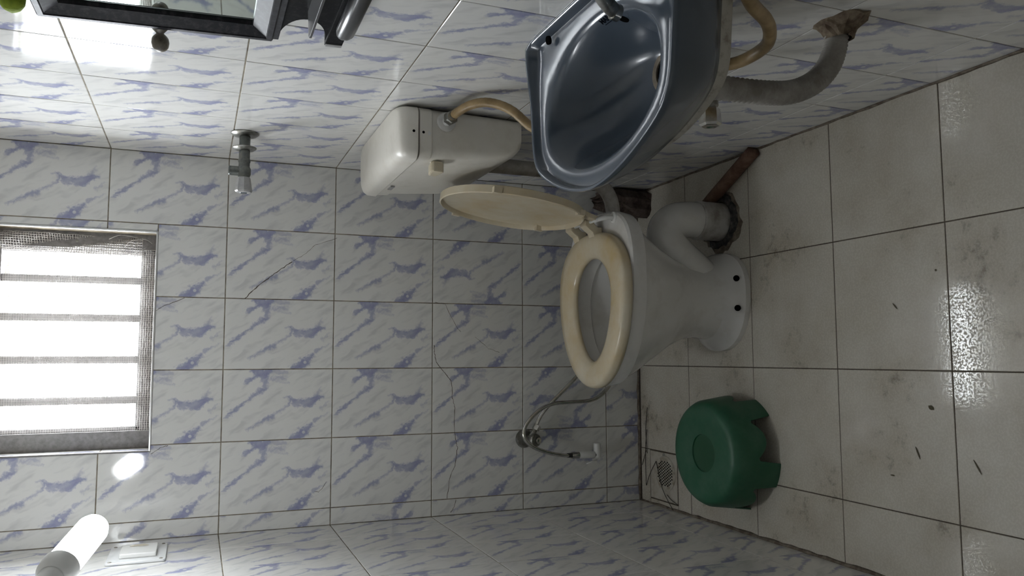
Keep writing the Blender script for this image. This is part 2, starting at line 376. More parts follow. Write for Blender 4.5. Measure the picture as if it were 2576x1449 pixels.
# back wall
XL = [0.0] + [W - .2 * i for i in range(5, -1, -1)]
for ci in range(len(XL) - 1):
    x0, x1 = XL[ci], XL[ci + 1]
    for k, (z0, z1) in enumerate(rows()):
        flip = (ci, k) in ((4, 2), (2, 1), (3, 0), (0, 3), (0, 1))
        w, h = x1 - x0, z1 - z0
        uv0 = (random.choice((.02, .07, .11)), 0) if w < .1 else (0.0, 0.0)
        if k == 0: uv0 = (uv0[0], .176 if ci % 2 else .06)
        mk = lambda xa, za: frameM((xa, 0, za), (1, 0, 0), (0, 0, 1), (0, -1, 0))
        if x1 <= WX0 or x0 >= WX1 or z1 <= WZ0 or z0 >= WZ1:
            put_tile(wall_back, mk(x0, z0), w, h, uv0, flip=flip); continue
        # cut round the window
        if z0 < WZ0:
            if x0 < WX0:      # notched corner tile
                put_tile(wall_back, mk(x0, z0), w, h, poly=[(G, G), (w - G, G), (w - G, WZ0 - z0 - .001), (WX0 - x0 - .001, WZ0 - z0 - .001), (WX0 - x0 - .001, h - G), (G, h - G)])
            else:
                put_tile(wall_back, mk(x0, z0), w, WZ0 - z0)
                if x1 > WX1: put_tile(wall_back, mk(WX1, WZ0), x1 - WX1, z1 - WZ0, (.05, .05))
        elif z1 <= WZ1 + .02:
            if x0 < WX0: put_tile(wall_back, mk(x0, z0), WX0 - x0, h)
            if x1 > WX1: put_tile(wall_back, mk(WX1, z0), x1 - WX1, h, (.09, 0))
# side walls
YR = [0.0] + [-(.2011 + .1975 * j) for j in range(12)] + [YN + .002]
for ci in range(len(YR) - 1):
    ya, yb = YR[ci], YR[ci + 1]; w = ya - yb
    for k, (z0, z1) in enumerate(rows()):
        put_tile(wall_right, frameM((W, ya, z0), (0, -1, 0), (0, 0, 1), (-1, 0, 0)), w, z1 - z0, (0, .15) if k == 0 else (0, 0))
YLL = [0.0] + [-(.172 + .1998 * j) for j in range(12)] + [YN + .002]
for ci in range(len(YLL) - 1):
    ya, yb = YLL[ci], YLL[ci + 1]; w = ya - yb
    for k, (z0, z1) in enumerate(rows()):
        put_tile(wall_left, frameM((0, yb, z0), (0, 1, 0), (0, 0, 1), (1, 0, 0)), w, z1 - z0, (0, .15) if k == 0 else (0, 0))
# floor tiles
FXL = [0.0, .149, .4517, .7543, W]
FYL = [0.0] + [-(.2952 + .3026 * j) for j in range(8)] + [YN + .002]
def ftile(x0, x1, y0, y1):       # y0 > y1
    put_tile(floor, frameM((x0, y1, 0), (1, 0, 0), (0, 1, 0), (0, 0, 1)), x1 - x0, y0 - y1, mt=FLOOR, unit=(.3, .3))
for ci in range(4):
    for k in range(len(FYL) - 1):
        if k == 0 and ci == 0: continue
        x0 = .176 if (k == 0 and ci == 1) else FXL[ci]
        ftile(x0, FXL[ci + 1], FYL[k] if k else -.012, FYL[k + 1])
ftile(.0, .176, -.012, -.066); ftile(.0, .176, -.226, FYL[1]); ftile(.0, .018, -.066, -.226)
# dirty mortar fillets along the foot of the walls
def fillet(name, a, b, inward, label, s=.012):
    a = Vector(a); b = Vector(b); d = (b - a); n = int(d.length / .03); inw = Vector(inward); rings = []
    for i in range(n + 1):
        p = a + d * (i / n); e = s * (.6 + .5 * random.random()); h = s * (.4 + .5 * random.random())
        rings.append([p, p + inw * e, p + inw * e * .4 + Vector((0, 0, h * .5)), p + Vector((0, 0, h))])
    o = loft(name, rings, MORTAR); return tag(o, label, kind='structure')
fillet('trim_1', (.0, 0, 0), (W, 0, 0), (0, -1, 0), 'dirty brown mortar line at the foot of the window wall', .009)
fillet('trim_2', (W, 0, 0), (W, -2.2, 0), (-1, 0, 0), 'dirty mortar line at the foot of the basin wall', .006)
fillet('trim_3', (0, 0, 0), (0, -2.2, 0), (1, 0, 0), 'crumbling brown mortar line at the foot of the stool wall', .008)
# hairline cracks in the back wall
def crack(pts, wd=.0009):
    P = [Vector((p[0], -.0004, p[1])) for p in pts]; v = []; f = []
    for i, p in enumerate(P):
        d = (P[min(i + 1, len(P) - 1)] - P[max(i - 1, 0)]).normalized(); q = Vector((-d.z, 0, d.x)) * wd * (.5 + .7 * random.random())
        v += [p - q, p + q]
    for i in range(len(P) - 1): f.append((2 * i, 2 * i + 1, 2 * i + 3, 2 * i + 2))
    from_pd('crack', v, f, FGROUT, wall_back)
def crackpath(pts):
    out = []
    for i in range(len(pts) - 1):
        a, b = pts[i], pts[i + 1]
        for s in range(6):
            t = s / 6; out.append((a[0] + (b[0] - a[0]) * t + random.uniform(-.0012, .0012), a[1] + (b[1] - a[1]) * t + random.uniform(-.0012, .0012)))
    return out + [pts[-1]]
crack(crackpath([(.518,.726),(.49,.724),(.466,.719),(.453,.709),(.429,.687),(.405,.669),(.356,.666),(.326,.658),(.262,.66),(.223,.654),(.202,.649),(.148,.657),(.116,.673),(.051,.682)]))
crack(crackpath([(.046,.653),(.023,.66),(.008,.67)])); crack(crackpath([(.652,.725),(.647,.691),(.574,.652),(.561,.639)]), .0006); crack(crackpath([(.546,.593),(.509,.547),(.496,.51)]), .0005)
crack(crackpath([(.76,1.155),(.743,1.179),(.712,1.217),(.686,1.249),(.649,1.284)]), .0012); crack(crackpath([(.763,1.152),(.782,1.122),(.813,1.091),(.823,1.06),(.837,1.028)]), .0005)
crack(crackpath([(.124,1.047),(.105,1.058),(.097,1.068),(.098,1.08)]), .0006)
crack(crackpath([(.648, 1.44), (.62, 1.50), (.61, 1.512)]), .0007); crack(crackpath([(.246, 1.47), (.24, 1.49), (.225, 1.512)]), .0007)

# ------------------------------------------------------------------ window
window = bpy.data.objects.new('window_1', None); COL.objects.link(window)
tag(window, 'small barred window with torn insect net and glaring daylight', kind='structure')
YF0, YF1 = .085, .125
# reveals faced with tile on the left, bare aluminium edge strip on the right and below
def fr(name, x0, x1, z0, z1, mt=STEEL, y0=YF0, y1=YF1, bev=.002): return box(name, x0, x1, y0, y1, z0, z1, mt, window, bev)
fr('frame_bar', WX1 - .045, WX1 + .002, WZ0, WZ1); fr('frame_bar', WX0 - .002, WX0 + .05, WZ0, WZ1)
fr('frame_bar', WX0 + .05, WX1 - .045, WZ0 - .002, WZ0 + .034, y0=YF0 + .002); fr('frame_bar', WX0 + .05, WX1 - .045, WZ1 - .035, WZ1 + .002, y0=YF0 + .002)
fr('frame_lip', WX1 - .058, WX1 - .045, WZ0 + .034, WZ1 - .035, y0=YF0 + .01); fr('frame_lip', WX0 + .05, WX0 + .062, WZ0 + .034, WZ1 - .035, y0=YF0 + .01)
fr('frame_lip', WX0 + .05, WX1 - .045, WZ0 + .034, WZ0 + .045, y0=YF0 + .01)
for bx in (.697, .592, .477, .366): fr('window_bar', bx - .0105, bx + .0105, WZ0 + .03, WZ1 - .03, y0=.092, y1=.104, bev=.0015)
box('edge_strip', WX1 - .004, WX1 + .0005, -.002, .012, WZ0, WZ1, ALU, window, .0008)
box('edge_strip', WX0, WX1, -.002, .012, WZ0 - .0005, WZ0 + .004, ALU, window, .0008)
box('edge_strip', WX0 - .0005, WX0 + .003, -.002, .010, WZ0, WZ1, STEEL, window, .0008)
for z0, z1 in ((WZ0, 1.638), (1.638, WZ1)):
    put_tile(window, frameM((WX0 + .0015, .084, z0), (0, -1, 0), (0, 0, 1), (1, 0, 0)), .082, z1 - z0, (.06, .03))
box('outer_board', WX0 - .002, WX1 + .002, .20, .215, 1.895, WZ1 + .002, SHUT, window)
for sx, sz in ((.803, 1.60), (.803, 1.72), (.803, 1.84)):
    lathe('screw', (sx, YF0 + .001, sz), (0, -1, 0), [(.004, 0), (.004, .001), (.003, .002)], OLDCHROME, window, 10)
# insect net: woven wires, one object nobody could count
def netmesh():
    bx = []; t = .0003
    x = WX0 + .055
    while x < WX1 - .05: bx.append((x - t, x + t, .0815, .0815 + 2 * t, WZ0 + .036, WZ1 - .036)); x += .0058
    z = WZ0 + .038
    while z < WZ1 - .036: bx.append((WX0 + .05, WX1 - .045, .082, .082 + 2 * t, z - t, z + t)); z += .0058
    return bx
net = joined('insect_net', netmesh(), WIRE, window); tag(net, 'fine dusty wire net', kind='stuff')
# the torn edge of the net, rolled up along the right side and frayed at the sill
rings = []
def netwires(rows_, cols_, fn, t=.0005):
    v = []; f = []
    def seg(p, q):
        d = (q - p); 
        if d.length < 1e-6: return
        u, w = frame_for(d); b = len(v)
        for c in (p, q):
            for k in range(3): a = 2 * PI * k / 3; v.append(c + (u * math.cos(a) + w * math.sin(a)) * t)
        for k in range(3): f.append((b + k, b + (k + 1) % 3, b + 3 + (k + 1) % 3, b + 3 + k))
    P = [[fn(i, j) for j in range(cols_)] for i in range(rows_)]
    for i in range(rows_):
        for j in range(cols_):
            if i + 1 < rows_: seg(P[i][j], P[i + 1][j])
            if j + 1 < cols_: seg(P[i][j], P[i][j + 1])
    return v, f
rnd = random.Random(3)
def rollfn(i, j):
    z = WZ1 - .02 - i * .006; tt = i / 62
    u = j * .0058; lean = .022 * max(0, tt - .35)
    return Vector((WX1 - .008 - u - lean * (j / 6) - rnd.uniform(0, .0022), .078 - .012 * math.sin(u * 90 + i * .1) - rnd.uniform(0, .002), z + rnd.uniform(-.001, .001)))
v, f = netwires(60, 9, rollfn, .00075); o = from_pd('torn_net_edge', v, f, WIRE, window); tag(o, 'crumpled torn edge of the net', kind='stuff')
def sillfn(i, j):
    return Vector((WX0 + .05 + i * .0062, .076 - rnd.uniform(0, .004), WZ0 + .008 + j * .006 + rnd.uniform(-.0012, .0012)))
v, f = netwires(82, 6, sillfn, .00055); o = from_pd('torn_net_edge', v, f, WIRE, window); tag(o, 'frayed net along the sill', kind='stuff')
for pts in ([(.79, .07, 1.60), (.806, .06, 1.585), (.812, .055, 1.55), (.80, .055, 1.53)], [(.77, .07, 1.59), (.775, .05, 1.565), (.79, .06, 1.545)], [(.81, .07, 1.64), (.82, .05, 1.61), (.815, .055, 1.57)]):
    tube('loose_wire', smooth_path(pts, 5), .0006, WIRE, window, 5)

# ------------------------------------------------------------------ toilet
YC = -.455
def egg(xf, xr, hw, z, yc=YC, ef=2.0, er=2.0, xm=None, n=56):
    xm = xm if xm is not None else xf + (xr - xf) * .56
    out = []
    for i in range(n):
        a = 2 * PI * i / n; c = math.cos(a); s = math.sin(a)
        e = er if c > 0 else ef; sx = (xr - xm) if c > 0 else (xm - xf)
        out.append(Vector((xm + sx * math.copysign(abs(c)**(2 / e), c), yc + hw * math.copysign(abs(s)**(2 / e), s), z)))
    return out
toilet = empty('toilet', (.63, YC, 0), 'white ceramic pedestal toilet with raised cream lid under the cistern', 'toilet')
R = [egg(.497, .778, .132, .0, -.465, 2.2, 2.4), egg(.497, .778, .132, .016, -.465, 2.2, 2.4), egg(.508, .77, .118, .03, -.463, 2.2, 2.3), egg(.530, .752, .100, .055, -.46),
     egg(.536, .742, .090, .10, -.458), egg(.530, .748, .092, .14, -.457), egg(.508, .768, .108, .19), egg(.470, .80, .135, .25), egg(.432, .838, .160, .31, er=2.2), egg(.413, .862, .173, .350, er=2.7), egg(.405, .869, .181, .354, er=3.1),
     egg(.402, .872, .184, .380, er=3.2), egg(.405, .871, .182, .392, er=3.2), egg(.412, .866, .176, .397, er=3.2),
     egg(.447, .775, .137, .397), egg(.455, .768, .130, .392), egg(.457, .766, .129, .352), egg(.449, .775, .137, .346), egg(.470, .765, .127, .31), egg(.505, .752, .110, .275), egg(.530, .745, .100, .262), egg(.538, .741, .096, .257), egg(.552, .733, .086, .232), egg(.585, .72, .062, .195), egg(.61, .70, .04, .165), egg(.625, .69, .022, .16)]
bowl = sharp(loft('bowl', R, CERAMIC, toilet), 32); tag(bowl, 'white glazed pedestal and bowl')
tp = smooth_path([(.665, -.468, .02), (.70, -.472, .062), (.735, -.474, .108), (.768, -.474, .152), (.80, -.473, .183), (.835, -.472, .188), (.863, -.472, .160), (.872, -.472, .115), (.872, -.472, .085)], 6)
tube('trap_pipe', tp, .052, CERAMIC, toilet, 28)
lathe('outlet_collar', (.872, -.472, -.001), (0, 0, 1), [(.0555, 0), (.0555, .06), (.0565, .085), (.0535, .088), (.0535, .09)], PVC, toilet, 32)
# bolt holes in the foot
for hx in (.696, .614):
    lathe('bolt_hole', (hx, -.465 - .120 + (.004 if hx > .65 else .002), .034), (0, -.75, .66), [(.0085, 0), (.0085, .004), (.0065, .005), (.005, .0035)], DARK, toilet, 16)
# seat ring
def seat_ring():
    prof = [(1.0, .400), (1.0, .409), (.975, .419), (.90, .425), (.60, .427), (.25, .424), (.06, .416), (.0, .409), (.0, .402), (.3, .400)]
    n = 64; rings = []
    O = egg(.397, .817, .189, 0, -.455, 2.0, 2.35, .655, n); I = egg(.469, .748, .104, 0, -.450, 1.85, 2.0, .640, n)
    for i in range(n): rings.append([I[i].lerp(O[i], k) + Vector((0, 0, z)) for k, z in prof])
    return rings
seat = loft('seat', seat_ring(), SEATM, toilet, closed=True); tag(seat, 'yellowed cream seat ring')
def hinge_arm(y, parent, tall=1):
    pr = [(.800, .402), (.800, .424), (.815, .430), (.822, .440), (.832, .452), (.848, .452), (.857, .440), (.852, .428), (.838, .424), (.83, .414), (.83, .402)]
    return prism('hinge_arm', pr, 1, y - .017, y + .017, SEATM, parent, .003)
hinge_arm(-.385, seat); hinge_arm(-.475, seat)
tube('hinge_pin', [(.842, -.535, .437), (.842, -.36, .437)], .0048, WHITEPL, toilet, 10)
tube('hinge_post', smooth_path([(.842, -.515, .437), (.843, -.532, .434), (.846, -.545, .420), (.848, -.548, .398)], 4), .0062, WHITEPL, toilet, 10)
lathe('hinge_washer', (.848, -.548, .396), (0, 0, 1), [(.015, 0), (.015, .004), (.010, .006), (.008, .005)], WHITEPL, toilet, 20)
# raised lid, leaning back against the cistern
def lid_pt(s, d, o):   # s up along the lid, d sideways (Y), o out of its face (towards -X)
    th = math.radians(8); ax = Vector((math.sin(th), 0, math.cos(th))); nx = Vector((-math.cos(th), 0, math.sin(th)))
    return Vector((.846, -.452, .452)) + ax * s + Vector((0, 1, 0)) * d + nx * o
def lid_outline(k, n=60):
    out = []
    for i in range(n):
        a = 2 * PI * i / n; c = math.cos(a); s = math.sin(a); cs = .185
        e = 2.1; sx = .203 if c > 0 else .178
        out.append((cs + k * sx * math.copysign(abs(c)**(2 / e), c), k * .183 * math.copysign(abs(s)**(2 / e), s)))
    return out
rings = []
for k, o_ in ((.90, -.012), (1.0, -.006), (1.0, .012), (.985, .014), (.975, .012), (.965, .002), (.90, .0), (.5, -.002), (.02, -.002)):
    rings.append([lid_pt(s, d, o_) for s, d in lid_outline(k)])
lid = loft('lid', rings, CREAM, toilet); tag(lid, 'raised cream plastic lid'); sharp(lid, 50)
for s, d in ((.30, .16), (.30, -.16), (.06, .13), (.06, -.13)):
    c = [lid_pt(s + a, d + b, .001) for a, b in ((-.011, -.008), (.011, -.008), (.011, .008), (-.011, .008))]
    c2 = [lid_pt(s + a, d + b, .0155) for a, b in ((-.010, -.007), (.010, -.007), (.010, .007), (-.010, .007))]
    loft('buffer', [c, c2], CREAM, lid, smooth=False)
for dy in (-.066, .018):
    a = lid_pt(.012, dy, .0); rings = []
    prism('lid_hinge', [(.838, .430), (.850, .430), (.858, .455), (.866, .478), (.856, .480), (.846, .462)], 1, -.452 + dy - .014, -.452 + dy + .014, CREAM, lid, .003)

# ------------------------------------------------------------------ cistern, flush pipe, its hose
TX1 = 1.046
cist = empty('cistern', (.96, -.44, .70), 'off-white plastic flush cistern hung on the wall above the toilet', 'cistern')
def tr(xf, z, y0=-.668, y1=-.215, r=.022, xb=TX1): return rrect(xf, xb, y0, y1, r, z)
body = loft('tank_body', [tr(.990, .699, -.640, -.24, .012), tr(.975, .702, -.648, -.232), tr(.960, .716, -.652, -.228), tr(.948, .748, -.656, -.224), tr(.941, .79, -.659, -.221), tr(.936, .86, -.662, -.218), tr(.932, .926, -.664, -.216),
                       tr(.928, .930, -.669, -.212), tr(.927, .957, -.670, -.211), tr(.932, .958, -.665, -.215)], TANKM, cist); sharp(body, 40)
lidc = loft('tank_lid', [tr(.928, .9605, -.669, -.212), tr(.923, .962, -.673, -.208), tr(.924, .985, -.672, -.209, .024), tr(.929, .996, -.667, -.214, .026), tr(.938, 1.003, -.656, -.225, .028), tr(.952, 1.007, -.64, -.24, .03), tr(.97, 1.008, -.61, -.27, .02)], TANKM, cist)
sharp(lidc, 60)
# flush knob on the front
kn = lathe('flush_knob', (.936, -.615, .906), (-1, 0, 0), [(.012, 0), (.012, .006)], TANKM, cist, 20)
prism('knob_lever', [(-.640, .895), (-.633, .890), (-.593, .895), (-.587, .904), (-.593, .916), (-.633, .922), (-.641, .916)], 0, .905, .930, CREAM, kn, .004)
lathe('inlet_flange', (1.015, -.664, .895), (0, -1, 0), [(.022, 0), (.022, .005), (.020, .007)], WHITEPL, cist, 28)
lathe('inlet_thread', (1.015, -.671, .895), (0, -1, 0), [(.0105, 0), (.0105, .022)], WHITEPL, cist, 20)
for (yy, zz, mt_) in ((-.6735, .972, DARK), (-.6705, .949, DARK)):
    lathe('screw_hole', (.985, yy + .0012, zz), (0, -1, 0), [(.0032, 0), (.0032, .0006)], mt_, cist, 12)
lathe('blind_cap', (.984, -.6685, .936), (0, -1, 0), [(.005, 0), (.0045, .0008)], WHITEPL, cist, 14)
box('maker_mark', .9235, .9265, -.36, -.32, .940, .950, GREYPL, cist)
ch = empty('cistern_hose', (1.0, -.70, .89), 'yellowed clear hose arching from the cistern inlet down behind the basin', 'hose')
lathe('hose_nut', (1.015, -.690, .895), (0, -1, 0), [(.0150, 0), (.0158, .004), (.0158, .016), (.0135, .020), (.0105, .021), (.0105, .036)], OLDCHROME, ch, hexa=True, smooth=False)
hp = smooth_path([(1.015, -.712, .895), (1.018, -.745, .890), (1.024, -.780, .872), (1.023, -.808, .842), (1.004, -.832, .802), (.960, -.858, .757), (.940, -.90, .70), (.945, -.97, .62), (.970, -1.06, .56), (1.0, -1.13, .53)], 9)
tube('hose', hp, .0098, HOSEM, ch, 14, rfun=lambda i, n: .0098 + (.0004 if i % 2 else 0))
fp = tube('flush_pipe', smooth_path([(.985, -.44, .705), (.985, -.44, .55), (.980, -.44, .44), (.955, -.445, .378), (.92, -.45, .352), (.876, -.452, .345)], 6), .020, PVC, None, 18)
tag(fp, 'grey flush pipe dropping from the cistern to the toilet', 'pipe')

# ------------------------------------------------------------------ floor outlet: tar seal, old pipe, cement lump
seal = []
rr2 = random.Random(11)
jag = [.071 + rr2.uniform(0, .013) for _ in range(40)]
for k, z in ((1.0, .0008), (.96, .006), (.80, .010), (0.70, .012)):
    seal.append([Vector((.872 + (jag[i] * k if k > .75 else .0605) * math.cos(2 * PI * i / 40), -.474 + (jag[i] * k if k > .75 else .0605) * math.sin(2 * PI * i / 40), z + rr2.uniform(-.0008, .0012))) for i in range(40)])
o = loft('tar_seal', seal, TAR, None, smooth=False, cap1=False); tag(o, 'black crumbling tar ring sealing the toilet outlet into the floor', 'seal')
jag2 = [.080 + rr2.uniform(0, .020) for _ in range(40)]
rim = [[Vector((.872 + jag2[i] * k * math.cos(2 * PI * i / 40), -.476 + jag2[i] * k * math.sin(2 * PI * i / 40), z)) for i in range(40)] for k, z in ((1.0, .0002), (.985, .0010), (.80, .0012))]
o = loft('mortar_patch', rim, MORTAR, None, smooth=False, cap0=False); tag(o, 'thin brownish mortar patch around the toilet outlet', 'mortar')
rp = tube('old_pipe', [(1.038, -.650, .019), (.99, -.555, .019), (.94, -.455, .018), (.925, -.425, .016)], .0185, RUST, None, 18)
tag(rp, 'rusty brown pipe lying from the basin wall to the toilet outlet', 'pipe')
v = []; f = []; nn = 18; mm_ = 8; rr3 = random.Random(5)
for i in range(mm_ + 1):
    t = i / mm_
    for j in range(nn):
        a = 2 * PI * j / nn; rad = math.cos(t * PI / 2)**.6 * (1 + rr3.uniform(-.13, .13))
        v.append(Vector((1.0 + .050 * rad * math.cos(a), -.055 + .052 * rad * math.sin(a), .0 + .19 * math.sin(t * PI / 2) * (1 + rr3.uniform(-.08, .08)))))
for i in range(mm_):
    for j in range(nn): f.append((i * nn + j, i * nn + (j + 1) % nn, (i + 1) * nn + (j + 1) % nn, (i + 1) * nn + j))
f.append(tuple(range(nn))); f.append(tuple(mm_ * nn + j for j in range(nn)))
o = from_pd('cement_lump', v, f, DIRTMORTAR); tag(o, 'dark rough lump of cement in the room corner behind the toilet', 'cement')

# ------------------------------------------------------------------ wash basin
SY = -1.293
basin = empty('wash_basin', (.95, SY, .68), 'glossy grey-blue ceramic wash basin fixed to the tiled wall', 'basin')
half = [(W, .237), (.97, .236), (.90, .229), (.85, .223), (.822, .213), (.800, .193), (.778, .155), (.757, .105), (.742, .052), (.736, 0)]
poly = [Vector((x, SY + d, 0)) for x, d in half] + [Vector((x, SY - d, 0)) for x, d in half[-2::-1]]
outl = smooth_path([(p.x, p.y, 0) for p in poly], 8)
C = Vector((.895, SY, 0))
def cast(a):
    d = Vector((math.cos(a), math.sin(a), 0)); best = None
    pts = outl + [outl[0]]
    for i in range(len(pts) - 1):
        p, q = pts[i], pts[i + 1]; e = q - p; den = d.x * e.y - d.y * e.x
        if abs(den) < 1e-9: continue
        w_ = p - C; t = (w_.x * e.y - w_.y * e.x) / den; s = (w_.x * d.y - w_.y * d.x) / den
        if t > 0 and -1e-6 <= s <= 1 + 1e-6 and (best is None or t < best): best = t
    return C + d * best
ANG = [2 * PI * (i + .5) / 96 for i in range(96)]
OUT = [cast(a) for a in ANG]
def ell(xf, xb, hw, z, cx, e=2.0, cy=SY):
    out = []
    for a in ANG:
        c = math.cos(a); s = math.sin(a); sx = (xb - cx) if c > 0 else (cx - xf)
        out.append(Vector((cx + sx * math.copysign(abs(c)**(2 / e), c), cy + hw * math.copysign(abs(s)**(2 / e), s), z)))
    return out
def shrink(k, z, ref=Vector((W, SY, 0)), dz=None): return [ref + (p - ref) * k + Vector((0, 0, z)) for p in OUT]
def inset(k, z): return [C + (p - C) * k + Vector((0, 0, z)) for p in OUT]
def mixr(r1, r2, t, z): return [a.lerp(b, t) * 1 + Vector((0, 0, z - a.lerp(b, t).z)) for a, b in zip(r1, r2)]
RIM = .858
BE = ell(.779, 1.002, .174, RIM - .016, .880, 2.1)
def back(ring, h=.008):
    out = []
    for p in ring:
        t = min(max((p.x - .93) / .10, 0), 1); t = t * t * (3 - 2 * t); out.append(p + Vector((0, 0, h * t)))
    return out
rings = [shrink(.60, .722), shrink(.72, .736), shrink(.80, .751), shrink(.865, .774), shrink(.925, .804), shrink(.968, .831), shrink(.992, .846), back(shrink(1.0, .853)), back(inset(.995, RIM - .0005)), back(inset(.975, RIM)), back(inset(.955, RIM - .003), .007), back(inset(.935, RIM - .011), .002),
         mixr(inset(.93, 0), BE, .3, RIM - .0095), mixr(inset(.93, 0), BE, .65, RIM - .0095), mixr(inset(.93, 0), BE, .87, RIM - .012), BE,
         ell(.786, .998, .167, RIM - .024, .882, 2.05, SY - .001), ell(.793, .994, .159, RIM - .036, .885, 2, SY - .003), ell(.803, .989, .149, RIM - .051, .889, 2, SY - .005), ell(.816, .983, .136, RIM - .068, .895, 2, SY - .008), ell(.832, .977, .119, RIM - .085, .903, 2, SY - .012),
         ell(.851, .970, .096, RIM - .099, .911, 2, SY - .017), ell(.870, .962, .071, RIM - .109, .917, 2, SY - .021), ell(.887, .955, .047, RIM - .115, .922, 2, SY - .024), ell(.902, .948, .028, RIM - .118, .926, 2, SY - .027), ell(.910, .944, .018, RIM - .119, .927, 2, SY - .028)]
bs = loft('basin', rings, SINK, basin); sharp(bs, 70)
tag(bs, 'grey-blue glazed bowl and rim')
loft('unglazed_foot', [shrink(.745, .745), shrink(.745, .7225), shrink(.71, .720), shrink(.70, .745)], UNGL, basin, cap0=False, cap1=False)
loft('foot_plate', [shrink(.71, .7205), shrink(.71, .7185)], UNGL, basin)
dr = lathe('drain_fitting', (.927, SY - .028, RIM - .1195), (0, 0, 1), [(.030, 0), (.033, .0025), (.031, .005), (.022, .004), (.020, -.004)], BRASS, basin, 28)
lathe('drain_hole', (.927, SY - .028, RIM - .1195), (0, 0, 1), [(.020, -.003), (.020, .0025)], DARK, dr, 24)
for hy in (SY + .150,):
    lathe('tap_hole', (1.028, hy, RIM + .0005), (-.25, 0, 1), [(.0075, -.003), (.0075, .0012)], DARK, basin, 18)
# maker's lettering printed on the back of the bowl
cu = bpy.data.curves.new('lettering', 'FONT'); cu.body = 'MARV'; cu.size = .0135; cu.extrude = .0001; cu.offset = .0004; cu.align_x = 'LEFT'; cu.shear = .12
to = bpy.data.objects.new('tmp', cu); COL.objects.link(to)
bpy.context.view_layer.update()
me = bpy.data.meshes.new_from_object(to.evaluated_get(bpy.context.evaluated_depsgraph_get())); bpy.data.objects.remove(to)
lt = link('lettering', me, INK, basin); 
from mathutils.bvhtree import BVHTree
def on_bowl(y, z):
    bt_ = BVHTree.FromPolygons([v_.co for v_ in bs.data.vertices], [p_.vertices for p_ in bs.data.polygons])
    loc, nrm, _, _ = bt_.ray_cast(Vector((.90, y, z)), Vector((1, 0, 0)))
    if nrm.x > 0: nrm = -nrm
    return loc + nrm * .0022, nrm
LTM = on_bowl(SY - .024, .836); LTM = (LTM[0] + Vector((0, .018, 0)), LTM[1])
def place_flat(o, pos, nrm, right=Vector((0, -1, 0))):
    nrm = nrm.normalized(); right = (right - nrm * right.dot(nrm)).normalized(); up = nrm.cross(right)
    mm = Matrix.Identity(4)
    for i in range(3): mm[i][0] = right[i]; mm[i][1] = up[i]; mm[i][2] = nrm[i]; mm[i][3] = pos[i]
    o.matrix_world = mm
place_flat(lt, *LTM)
ul = joined('underline', [(0.004, .033, -.004, -.0028, 0, .0002)], INK, basin); place_flat(ul, *LTM)
OH = on_bowl(SY - .048, .824); lathe('overflow_hole', OH[0] - OH[1] * .002, OH[1], [(.0085, 0), (.0085, .0012)], DARK, basin, 18)

bt = empty('basin_tap', (W, -1.43, .90), 'dull chrome swan-neck tap spout reaching over the basin', 'tap')
tube('spout', smooth_path([(1.04, -1.56, .93), (1.02, -1.50, .94), (1.0, -1.46, .930), (.985, -1.425, .912), (.972, -1.405, .885), (.968, -1.398, .868)], 7), .0105, OLDCHROME, bt, 18, rfun=lambda i, n: .0125 - .002 * i / n)
lathe('wall_flange', (W - .001, -1.56, .93), (-1, 0, 0), [(.026, 0), (.024, .006), (.013, .009), (.013, .022)], OLDCHROME, bt, 24)
lathe('spout_mouth', (.968, -1.398, .870), (-.1, .15, -1), [(.0118, -.006), (.0122, .004), (.009, .0045), (.008, .0)], CHROME, bt, 20)

# under the basin: valve, supply hose, ribbed waste hose
av = empty('angle_valve', (1.0, -1.15, .53), 'small chrome valve with hexagonal end below the basin', 'valve')
lathe('valve_flange', (W - .001, -1.15, .53), (-1, 0, 0), [(.026, 0), (.024, .005), (.012, .007), (.012, .075)], OLDCHROME, av, 24)
lathe('valve_body', (0.978, -1.15, .53), (-1, 0, 0), [(.013, 0), (.016, .004), (.016, .03), (.012, .034)], OLDCHROME, av, 20)
lathe('valve_knob', (0.946, -1.15, .53), (-1, 0, 0), [(.014, 0), (.019, .004), (.021, .032), (.017, .036), (.012, .034)], CHROME, av, hexa=True, smooth=False)
sh = tube('supply_hose', smooth_path([(.995, -1.50, .735), (.985, -1.462, .685), (.985, -1.425, .628), (.985, -1.388, .590), (.985, -1.350, .565), (.983, -1.310, .560), (.98, -1.275, .572), (.985, -1.235, .60), (.99, -1.2, .64)], 8), .0105, HOSEM, None, 16)
tag(sh, 'yellowed flexible hose looping beneath the basin', 'hose')
wh = empty('waste_hose', (1.04, -1.36, .40), 'grey ribbed waste hose bending from the basin into the wall', 'hose')
wp = smooth_path([(.925, -1.300, .722), (.922, -1.302, .66), (.920, -1.308, .60), (.920, -1.315, .54), (.926, -1.320, .49), (.945, -1.326, .448), (.975, -1.333, .420), (1.010, -1.338, .408), (1.049, -1.340, .404)], 14)
tube('ribbed_hose', wp, .02, WASTEM, wh, 22, rfun=lambda i, n: .0172 + (.0034 if i % 2 else 0))
wm = []; rr4 = random.Random(9)
for rad, h in ((.040, 0), (.034, .005), (.027, .012), (.0235, .024), (.021, .028)):
    wm.append([Vector((W - h, -1.345 + (rad * (1 + rr4.uniform(-.12, .25)) + (.016 if math.cos(2 * PI * i / 24) < -.5 and h < .01 else 0)) * math.cos(2 * PI * i / 24), .404 + rad * (1 + rr4.uniform(-.1, .1)) * math.sin(2 * PI * i / 24))) for i in range(24)])
o = loft('wall_mortar', wm, mat('brown_wall_mortar', (.24, .19, .13), .9, dirt=(.09, .06, .04), dscale=50, damt=.8, bump=.6), wh, smooth=False, cap1=False)

